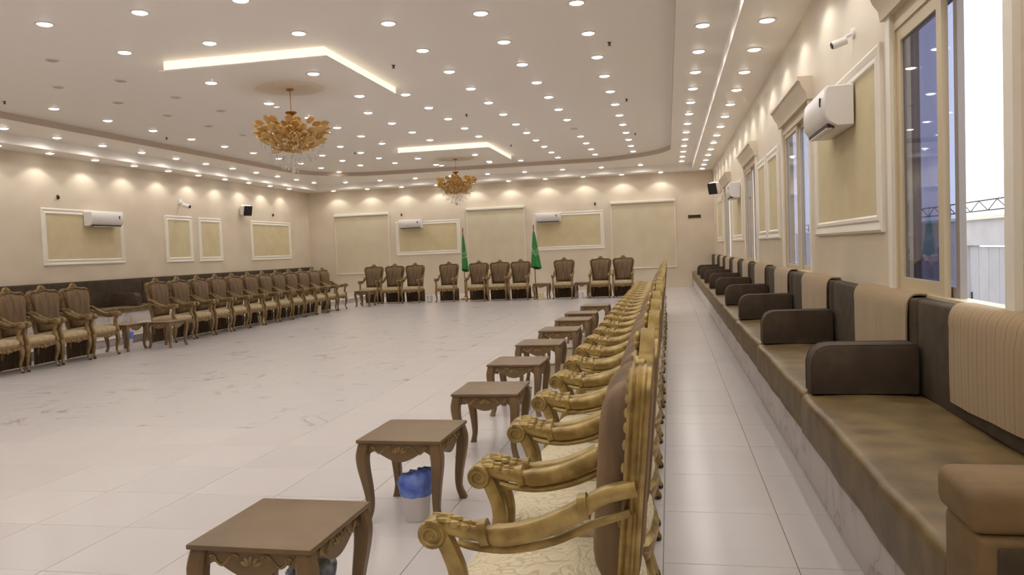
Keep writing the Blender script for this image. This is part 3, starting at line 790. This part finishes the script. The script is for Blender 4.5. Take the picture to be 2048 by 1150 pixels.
# ================================================================== SIDE TABLES
def make_table():
    r = empty('side_table'); w, d, H = .24, .265, .46
    MB().rbox(-w, w, -d, d, H - .020, H, .006, 2).build('table_top', 'wood', r)
    def apron(u, m, flip):
        pts = [(-u, H - .02), (-u, H - .085)]
        for i in range(25):
            t = i / 24; x = -u + .02 + t * (2 * u - .04)
            q = abs(t - .5) * 2
            z = H - .085 + (.020 * sin(pi * min(1, (1 - q) * 2.4)) if q > .58 else -.038 * cos(q / .58 * pi / 2) + .02 * 0)
            pts.append((x, z))
        pts += [(u, H - .085), (u, H - .02)]
        mb = MB(); mb.prism(pts, -.009, .009, (lambda a, b, c: (a, m + c, b)) if not flip else (lambda a, b, c: (m + c, a, b)))
        ap = mb.build('apron', 'wood', r)
        mb = MB(); sg = 1 if m > 0 else -1
        for s in (-1, 1):
            p = []
            for i in range(22):
                t = i / 21
                p.append((s * (.045 + .105 * t), H - .056 + .020 * sin(t * 2 * pi + .6)))
            for i in range(12):
                t = i / 11; a = t * 4.5; p.append((s * (.150 - .016 * sin(a) * (1 - .6 * t)), H - .05 - .014 * cos(a) * (1 - .6 * t)))
            mb.tube([((a, m + sg * .010, b) if not flip else (m + sg * .010, a, b)) for a, b in p], .0052, 5)
        for k in range(5):
            a = radians(-70 + 35 * k); rr = .022
            c = (rr * 1.2 * sin(a), H - .075 + rr * cos(a) * .9)
            rot = Matrix.Rotation(a if flip is None else (-a if flip else a), 3, 'X' if flip else 'Y')
            mb.ell((c[0], m + sg * .010, c[1]) if not flip else (m + sg * .010, c[0], c[1]), (.009, .006, .017) if not flip else (.006, .009, .017), 6, 4, rot)
        mb.build('carving', 'woodcarve', ap)['kind'] = 'stuff'
    for s in (-1, 1):
        apron(w - .045, s * (d - .032), False); apron(d - .045, s * (w - .032), True)
        for q in (-1, 1):
            bx, by = s * (w - .040), q * (d - .040)
            path = crom([(bx, by, H - .018), (bx + s * .012, by + q * .012, .37), (bx + s * .010, by + q * .010, .30), (bx - s * .006, by - q * .006, .17), (bx - s * .010, by - q * .010, .08), (bx + s * .004, by + q * .004, .02), (bx + s * .008, by + q * .008, 0)], 4)
            kk = len(path); key = [.030, .034, .031, .024, .019, .020, .024]
            rad = []
            for i in range(kk):
                t = i / (kk - 1) * 6; a = min(5, int(t)); rad.append(key[a] + (key[a + 1] - key[a]) * (t - a))
            MB().tube(path, rad, 8, (1, 0, 0), 5).build('leg', 'wood', r)
    return tag(r, 'side table', 'side table')
table = make_table()
TB = ('small brown carved side table in the row in front of the aisle armchairs', 'side tables before the aisle armchairs')
place(table, USED, (-1.46, 2.715, 0), -.02, 'small brown side table with a clear-lined bin below it', TB[1])
place(table, USED, (-1.45, 4.235, 0), -.02, 'small brown side table with the blue-lined bin below it', TB[1])
for k, (x, y) in enumerate(((-1.30, 5.58), (-1.36, 6.97), (-1.38, 8.37), (-1.36, 9.75), (-1.35, 11.11), (-1.36, 12.2), (-1.28, 13.72))):
    place(table, USED, (x, y, 0), rj.uniform(-.02, .02), 'small brown side table before the aisle armchairs, %s from the flag end' % ORD[6 - k], TB[1])
place(table, USED, (-9.22, 11.98, 0), 0, 'brown side table in the gap beside the short armchair group', 'side tables before the platform')
place(table, USED, (-8.72, 12.42, 0), 0, 'brown side table set forward of the gap in the armchair row', 'side tables before the platform')
place(table, USED, (-8.72, 21.70, 0), 0, 'brown side table at the corner before the three armchairs', 'side tables on the flag side')
place(table, USED, (-3.72, 23.05, 0), 0, 'brown side table beside the brighter green flag with a cream bin in front', 'side tables on the flag side')
place(table, USED, (-2.52, 23.05, 0), 0, 'brown side table between the single armchair and the pair', 'side tables on the flag side').scale = (.86, 1, 1)

# ================================================================== BINS
def make_bin(body, bag):
    r = empty('waste_bin')
    MB().lathe([(.0001, .004), (.064, 0), (.068, .006), (.086, .235), (.090, .24), (.086, .243), (.082, .24), (.066, .014), (.0001, .012)], 20).build('bin_body', body, r)
    if bag:
        loops = []
        for q, (rr, z) in enumerate(((.0850, .165), (.0895, .185), (.092, .21), (.096, .238), (.099, .262), (.094, .288), (.080, .305), (.056, .312), (.03, .308), (.012, .30))):
            lp = []
            for j in range(40):
                a = 2 * pi * j / 40; c, d = cos(a), sin(a)
                n1 = noise.noise(Vector((c * 2.2, d * 2.2, q * .55 + 3))); n2 = noise.noise(Vector((c * 5, d * 5, q * .9 + 9)))
                k = min(1, q / 3)
                lp.append((rr * (1 + k * (.10 * n1 + .07 * n2)) * c, rr * (1 + k * (.10 * n1 + .07 * n2)) * d, z + k * (.022 * n2 + .018 * n1 + .018 * c) + (1 - k) * .008 * n2))
            loops.append(lp)
        MB().rings(loops, True, False, True).build('bag', bag, r, 60)
    for c in r.children:
        for q in c.data.vertices: q.co.z *= .84
    return tag(r, 'waste bin', 'bin')
b_blue, b_clear, b_cream, b_white = make_bin('bin_white', 'bag_blue'), make_bin('bin_white', 'bag_clear'), make_bin('bin_cream', None), make_bin('bin_white', None)
place(b_blue, USED, (-1.40, 4.08, 0), 0, 'white waste bin with a blue bag under a side table by the aisle armchairs', 'lined bins')
place(b_clear, USED, (-1.43, 2.86, 0), 1.0, 'white waste bin with a clear bag under the carved side table', 'lined bins')
for x, y, w_ in ((-1.24, 8.42, 'fifth'), (-1.22, 9.80, 'fourth')): place(b_cream, USED, (x, y, 0), 0, 'plain cream waste bin under the %s aisle side table from the flag end' % w_, 'cream bins under the aisle tables')
for x, y, w_ in ((-1.30, 11.15, 'third'), (-1.34, 7.00, 'sixth'), (-1.32, 13.72, 'first')): place(b_white, USED, (x, y, 0), 0, 'plain white waste bin under the %s aisle side table from the flag end' % w_, 'white bins under the aisle tables')
o = place(b_blue, USED, (-9.62, 12.55, 0), 0, 'waste bin with a blue bag in the gap between the armchairs', 'lined bins')
for x, y, w_ in ((-9.12, 16.40, 'nearer the gap'), (-9.16, 19.45, 'nearer the end wall')): place(b_cream, USED, (x, y, 0), 0, 'cream waste bin under the long platform-side armchair row, ' + w_, 'cream bins under the long row')
place(b_cream, USED, (-3.70, 22.70, 0), 0, 'cream waste bin in front of the table by the brighter flag', 'bins on the flag side')
place(b_white, USED, (-7.13, 22.85, 0), 0, 'white waste bin between the three armchairs and the single one', 'bins on the flag side')
place(b_white, USED, (-2.52, 22.62, 0), 0, 'white waste bin in front of the table beside the armchair pair', 'bins on the flag side')

# ================================================================== BENCH SOFAS
def sofa_unit(x_front, x_wall, y0, y1, zb, sgn, label, group, seat='sofa_seat', seat_h=.255, bh=.55):
    """sgn=+1: wall to the +x side. local origin at front foot middle"""
    r = empty('bench_sofa', (x_front, (y0 + y1) / 2, zb)); h = (y1 - y0) / 2 - .004; D = abs(x_wall - x_front)
    sx = lambda x: x * sgn
    def wob(c):
        x = c.x; z = c.z
        k = sin(c.y * 7.3) * .006 + sin(c.y * 17) * .003
        if x < .08: x -= k
        if z > seat_h - .02: z += .006 * sin(c.y * 5 + c.x * 6) - .010 * ((x - .3) / .35) ** 2 + .006
        return Vector((sx(x), c.y, z))
    MB().rbox(0, D - .02, -h, h, .0, seat_h, min(.055, seat_h * .4), 4, cuts=6, fn=wob).build('seat_cushion', seat, r, 60)
    def pl_(c):
        x = c.x - .010 * max(0, 1 - (c.y / h) ** 4) * max(0, 1 - ((c.z - seat_h - bh * .5) / (bh * .55)) ** 2)
        return Vector((sx(x), c.y, c.z))
    MB().rbox(D - .108, D - .004, -h, h, seat_h - .01, seat_h + bh, .05, 4, cuts=4, fn=pl_).build('backrest', 'sofa_dark', r, 60)
    MB().tube([(sx(D - .103), -h + .03, seat_h + .02), (sx(D - .108), -h + .03, seat_h + bh - .05), (sx(D - .07), -h + .03, seat_h + bh - .002)], .006, 5).build('piping', 'sofa_dark', r)
    return tag(r, label, 'sofa', group)
ARM_Y = [4.98, 7.40, 9.74, 12.05, 14.55, 16.75, 19.05, 21.4, 23.75]
edges = [2.42] + ARM_Y + [27.46]
LS = ('brown velvet bench sofa unit on the marble plinth under the windows', 'bench sofa units under the windows')
for k, (a, b) in enumerate(zip(edges[:-1], edges[1:])): sofa_unit(.755, XR, a, b, .27, 1, 'brown velvet window bench unit, %s from the tan padded end arm' % ORD[k], LS[1])
def armrest(x_front, y, z, L_, sgn, label, group, m='sofa_arm', th=.20):
    r = empty('armrest_cushion', (x_front, y, z)); H = .285
    prof = [(0, 0), (0, H - .11), (.012, H - .065), (.035, H - .028), (.075, H - .006), (.12, H), (L_ - .02, H), (L_, H - .02), (L_, 0)]
    def cross(s, dy): return [(sgn * (.02 + (x - .02) * s if x > .02 else x + (1 - s) * .2), dy, .006 + z_ * s) for x, z_ in prof]
    mb = MB()
    mb.rings([cross(.93, -th / 2), cross(.985, -th / 2 + .008), cross(1, -th / 2 + .03), cross(1.0, th / 2 - .03), cross(.985, th / 2 - .008), cross(.93, th / 2)], True, True, True)
    mb.build('cushion', m, r, 50)
    for s in (-1, 1):
        MB().tube([(p[0], s * (th / 2 - .012), p[2]) for p in cross(.992, 0)[:-1]], .005, 5).build('piping', m, r)
    return tag(r, label, 'armrest', group)
LA = ('dark brown block armrest lying on the window bench seat', 'armrest cushions on the window bench')
for k, y in enumerate(ARM_Y): armrest(.80, y - .02, .534, .595, 1, *(('dark brown block armrest lying nearest the open window', LA[1]) if k == 0 else ('dark brown block armrest on the window bench, %s from the tan end arm' % ORD[k], LA[1])))
# end arm of the bench
r = empty('bench_end_arm', (.735, 2.27, 0))
MB().rbox(.008, .70, -.13, .13, .27, .685, .02, 3).build('arm_body', 'sofa_tan', r)
MB().rbox(-.01, .70, -.135, .145, .685, .805, .035, 4).build('arm_cap', 'sofa_tan', r)
MB().rbox(.05, .66, -.142, -.13, .28, .66, .006, 2).build('side_panel', 'sofa_dark', r)
tag(r, 'tan velvet padded arm ending the bench, below the open window', 'armrest')
def cover(y0, y1, label, group):
    r_in = [(1.400, .60), (1.397, .75), (1.397, .92), (1.402, 1.02), (1.412, 1.066), (1.438, 1.086), (1.47, 1.088), (1.513, 1.086)]
    outp = [(x - .010 if z < 1.05 else x, z + (.010 if z > 1.0 else 0)) for x, z in r_in]
    ym = (y0 + y1) / 2; prof = crom([(a, b, 0) for a, b in r_in], 3); po = crom([(a, b, 0) for a, b in outp], 3)
    closed = [(p.x, p.y) for p in po] + [(p.x, p.y) for p in prof[::-1]]
    loops = []
    for i in range(13):
        t = i / 12; y = y0 + (y1 - y0) * t; k = .004 * sin(t * 21) + .003 * sin(t * 9)
        loops.append([(a + k * (b < 1.0), y - ym, b - .60 + (.012 * sin(t * 5) if b < .62 else 0)) for a, b in closed])
    mb = MB().rings(loops, True, True, True)
    o = mb.build('backrest_cover', 'cover', None, 60); o.location = (0, ym, .60)
    return tag(o, label, 'cover', group)
cov = [(2.75, 4.38), (5.12, 6.48), (7.58, 8.95), (9.98, 11.2), (12.3, 13.75), (14.85, 16.0), (17.05, 18.3), (19.35, 20.7), (21.7, 22.9), (24.05, 25.4)]
for k, (a, b) in enumerate(cov):
    cover(a, b, 'beige striped cloth over the bench back beside the padded end arm' if k == 0 else 'beige striped cloth over the window bench back, %s from the tan end arm' % ORD[k], 'striped covers on the window bench')

# left wall bench on the platform
LL = ('dark brown bench sofa unit on the stepped platform', 'bench sofa units on the platform')
struct('trim_7', MB().box(XL, -12.24, 2.0, YB, .149, .385), 'marble', label='pale plinth under the platform bench')
ys = [27.46 - 2.45 * k for k in range(11)]
for k in range(10):
    sofa_unit(-12.20, XL, ys[k + 1], ys[k], .385, -1, 'dark brown platform bench unit, %s from the end wall' % ORD[k], LL[1], seat_h=.125, bh=.63)
for k, y in enumerate((23.8, 20.1, 16.45, 11.9, 8.2)):
    armrest(-12.25, y, .522, .66, -1, 'brown block armrest on the platform bench, %s from the end wall' % ORD[k], 'armrest cushions on the platform bench')

# ================================================================== WALL EQUIPMENT
def air_con(name_loc, L_, rz, label, group):
    """front faces local -y, back on y=0, centred on x"""
    r = empty('air_conditioner', name_loc, rz); H, D = .33, .23
    prof = [(0, 0), (-.13, 0), (-.19, .035), (-.225, .09), (-.23, .20), (-.215, .30), (-.20, .325), (0, .33)]
    def cr(x, s): return [(x, y * s, H / 2 + (z - H / 2) * s) for y, z in prof]
    h = L_ / 2
    MB().rings([cr(-h, .95), cr(-h + .012, 1), cr(h - .012, 1), cr(h, .95)], True, True, True).build('housing', 'plastic', r, 35)
    MB().box(-h + .06, h - .06, -.192, -.135, -.004, .028).build('louver', 'slot', r, 0)
    MB().box(-h + .07, h - .07, -.196, -.150, -.012, -.004).build('vane', 'plastic', r, 0)
    MB().box(h - .16, h - .13, -.236, -.226, .18, .25).build('display', 'black', r, 0)
    return tag(r, label, 'air conditioner', group)
AG = 'split air conditioners on the walls'
air_con((XR - .03, 7.32, 2.36), .98, -pi / 2, 'white split air conditioner on the panel beside the open window', AG)
air_con((XR - .03, 17.6, 2.38), .92, -pi / 2, 'white split air conditioner between the two farther windows', AG)
air_con((XL + .03, 16.4, 2.40), 1.06, pi / 2, 'white split air conditioner on the wide panel above the platform bench', AG)
air_con((-9.13, YB - .03, 2.40), .86, 0, 'white split air conditioner behind the group of three armchairs', AG)
air_con((-4.10, YB - .03, 2.40), .88, 0, 'white split air conditioner beside the brighter green flag', AG)
def speaker(loc, rz, tilt, label):
    r = empty('loudspeaker', loc, rz)
    rot = Matrix.Rotation(tilt, 3, 'X'); off = Vector((0, -.16, -.02))
    def tr(mb): mb.v = [tuple(rot @ Vector(p) + off) for p in mb.v]; return mb
    tr(MB().rbox(-.17, .17, -.11, .10, -.17, .17, .06, 4)).build('cabinet', 'plastic', r)
    tr(MB().rbox(-.155, .155, -.135, -.10, -.155, .155, .05, 4)).build('grille', 'grille', r)
    MB().tube([(0, 0, -.02), (0, -.09, -.02)], .02, 8).build('bracket', 'black', r)
    return tag(r, label, 'loudspeaker', 'wall loudspeakers')
speaker((XL, 22.82, 3.07), pi / 2 - .35, radians(12), 'black fronted loudspeaker on the wall above the platform bench')
o = speaker((XR - .09, 22.85, 3.0), -pi / 2 + .75, radians(12), 'black fronted loudspeaker on a bracket on the window wall')
def cctv(loc, rz, label):
    r = empty('security_camera', loc, rz)
    MB().lathe([(.0001, 0), (.045, 0), (.045, -.02), (.0001, -.022)], 14, axis='y').build('base', 'plastic', r)
    MB().tube([(0, -.01, 0), (0, -.06, -.02), (0, -.09, -.05)], .014, 8).build('arm', 'plastic', r)
    MB().tube([(0, -.06, -.05), (0, -.17, -.085)], [.032, .034], 12).build('camera_body', 'plastic', r)
    MB().tube([(0, -.165, -.084), (0, -.178, -.088)], [.027, .025], 12).build('camera_lens', 'black', r)
    return tag(r, label, 'camera', 'security cameras')
cctv((XR, 6.9, 3.10), -pi / 2, 'small white security camera above the large air conditioner')
o = cctv((XL, 19.6, 3.15), pi / 2, 'white security camera above the narrow panel on the platform side')
o.scale = (1.7, 1.7, 1.7)
def sensor(loc, rz, label):
    r = empty('wall_sensor', loc, rz)
    MB().rbox(-.025, .025, -.02, 0, -.05, .05, .008, 2).build('back_plate', 'slot', r)
    MB().ell((0, -.03, 0), (.028, .028, .042), 10, 6).build('sensor_dome', 'black', r)
    return tag(r, label, 'sensor', 'small wall sensors')
sensor((XL, 15.15, 3.02), pi / 2, 'tiny dark wall sensor above the wide panel with air conditioner')
sensor((XL, 24.76, 2.98), pi / 2, 'tiny dark wall sensor above the wide corner panel')
sensor((-9.51, YB, 2.92), 0, 'tiny dark wall sensor above the air conditioner behind three armchairs')
sensor((-2.47, YB, 2.97), 0, 'tiny dark wall sensor above the panel by the brighter flag')
r = empty('wall_vent', (.88, YB, 2.38))
MB().box(-.19, .19, -.02, 0, -.05, .05).build('vent_back', 'slot', r, 0)
for z in (-.035, -.012, .012, .035): MB().box(-.18, .18, -.032, -.018, z - .005, z + .005).build('slat', 'slot', r, 0)
for q in ((-.205, -.185, -.062, .062), (.185, .205, -.062, .062)): MB().box(q[0], q[1], -.03, 0, q[2], q[3]).build('vent_frame', 'slot', r, 0)
tag(r, 'dark slatted vent on the end wall beside a blind', 'vent')

# ================================================================== FLAGS
def flag(loc, rad, rz, label, seed):
    r = empty('flag_on_pole', loc, rz); rg = random.Random(seed); ph = [rg.uniform(0, 6) for _ in range(5)]
    MB().lathe([(.0001, 0), (.16, 0), (.16, .025), (.10, .05), (.035, .08), (.022, .12), (.0001, .13)], 20).build('base', 'green_pole', r)
    MB().tube([(0, 0, .1), (0, 0, 2.12)], .014, 8).build('pole', 'green_pole', r)
    MB().lathe([(.012, 2.11), (.03, 2.125), (.012, 2.14), (.024, 2.17), (.008, 2.22), (.0001, 2.25)], 10).build('finial', 'green_pole', r)
    loops = []
    for q in range(25):
        t = q / 24; z = 2.02 - 1.07 * t; w = rad * (.16 + .84 * t ** .75)
        lp = []
        for j in range(44):
            a = 2 * pi * j / 44
            f = 1 + .22 * t ** .5 * sin(3 * a + ph[0] + 1.2 * t) + .16 * t * sin(7 * a + ph[1] - t)
            lp.append((w * f * cos(a) + .03 * t, w * .62 * f * sin(a) - .02 * t, z - .10 * t * (.5 + .5 * sin(a + ph[2]))))
        loops.append(lp)
    MB().rings(loops, True, True, False).build('cloth', 'flag', r, 60)
    return tag(r, label, 'flag', 'green flags')
flag((-6.26, 23.78, 0), .10, .0, 'narrow dark green draped flag between the single armchair and the group of three', 2)
flag((-4.03, 23.78, 0), .155, .6, 'wider bright green draped flag beside the side table with cream bin', 9)
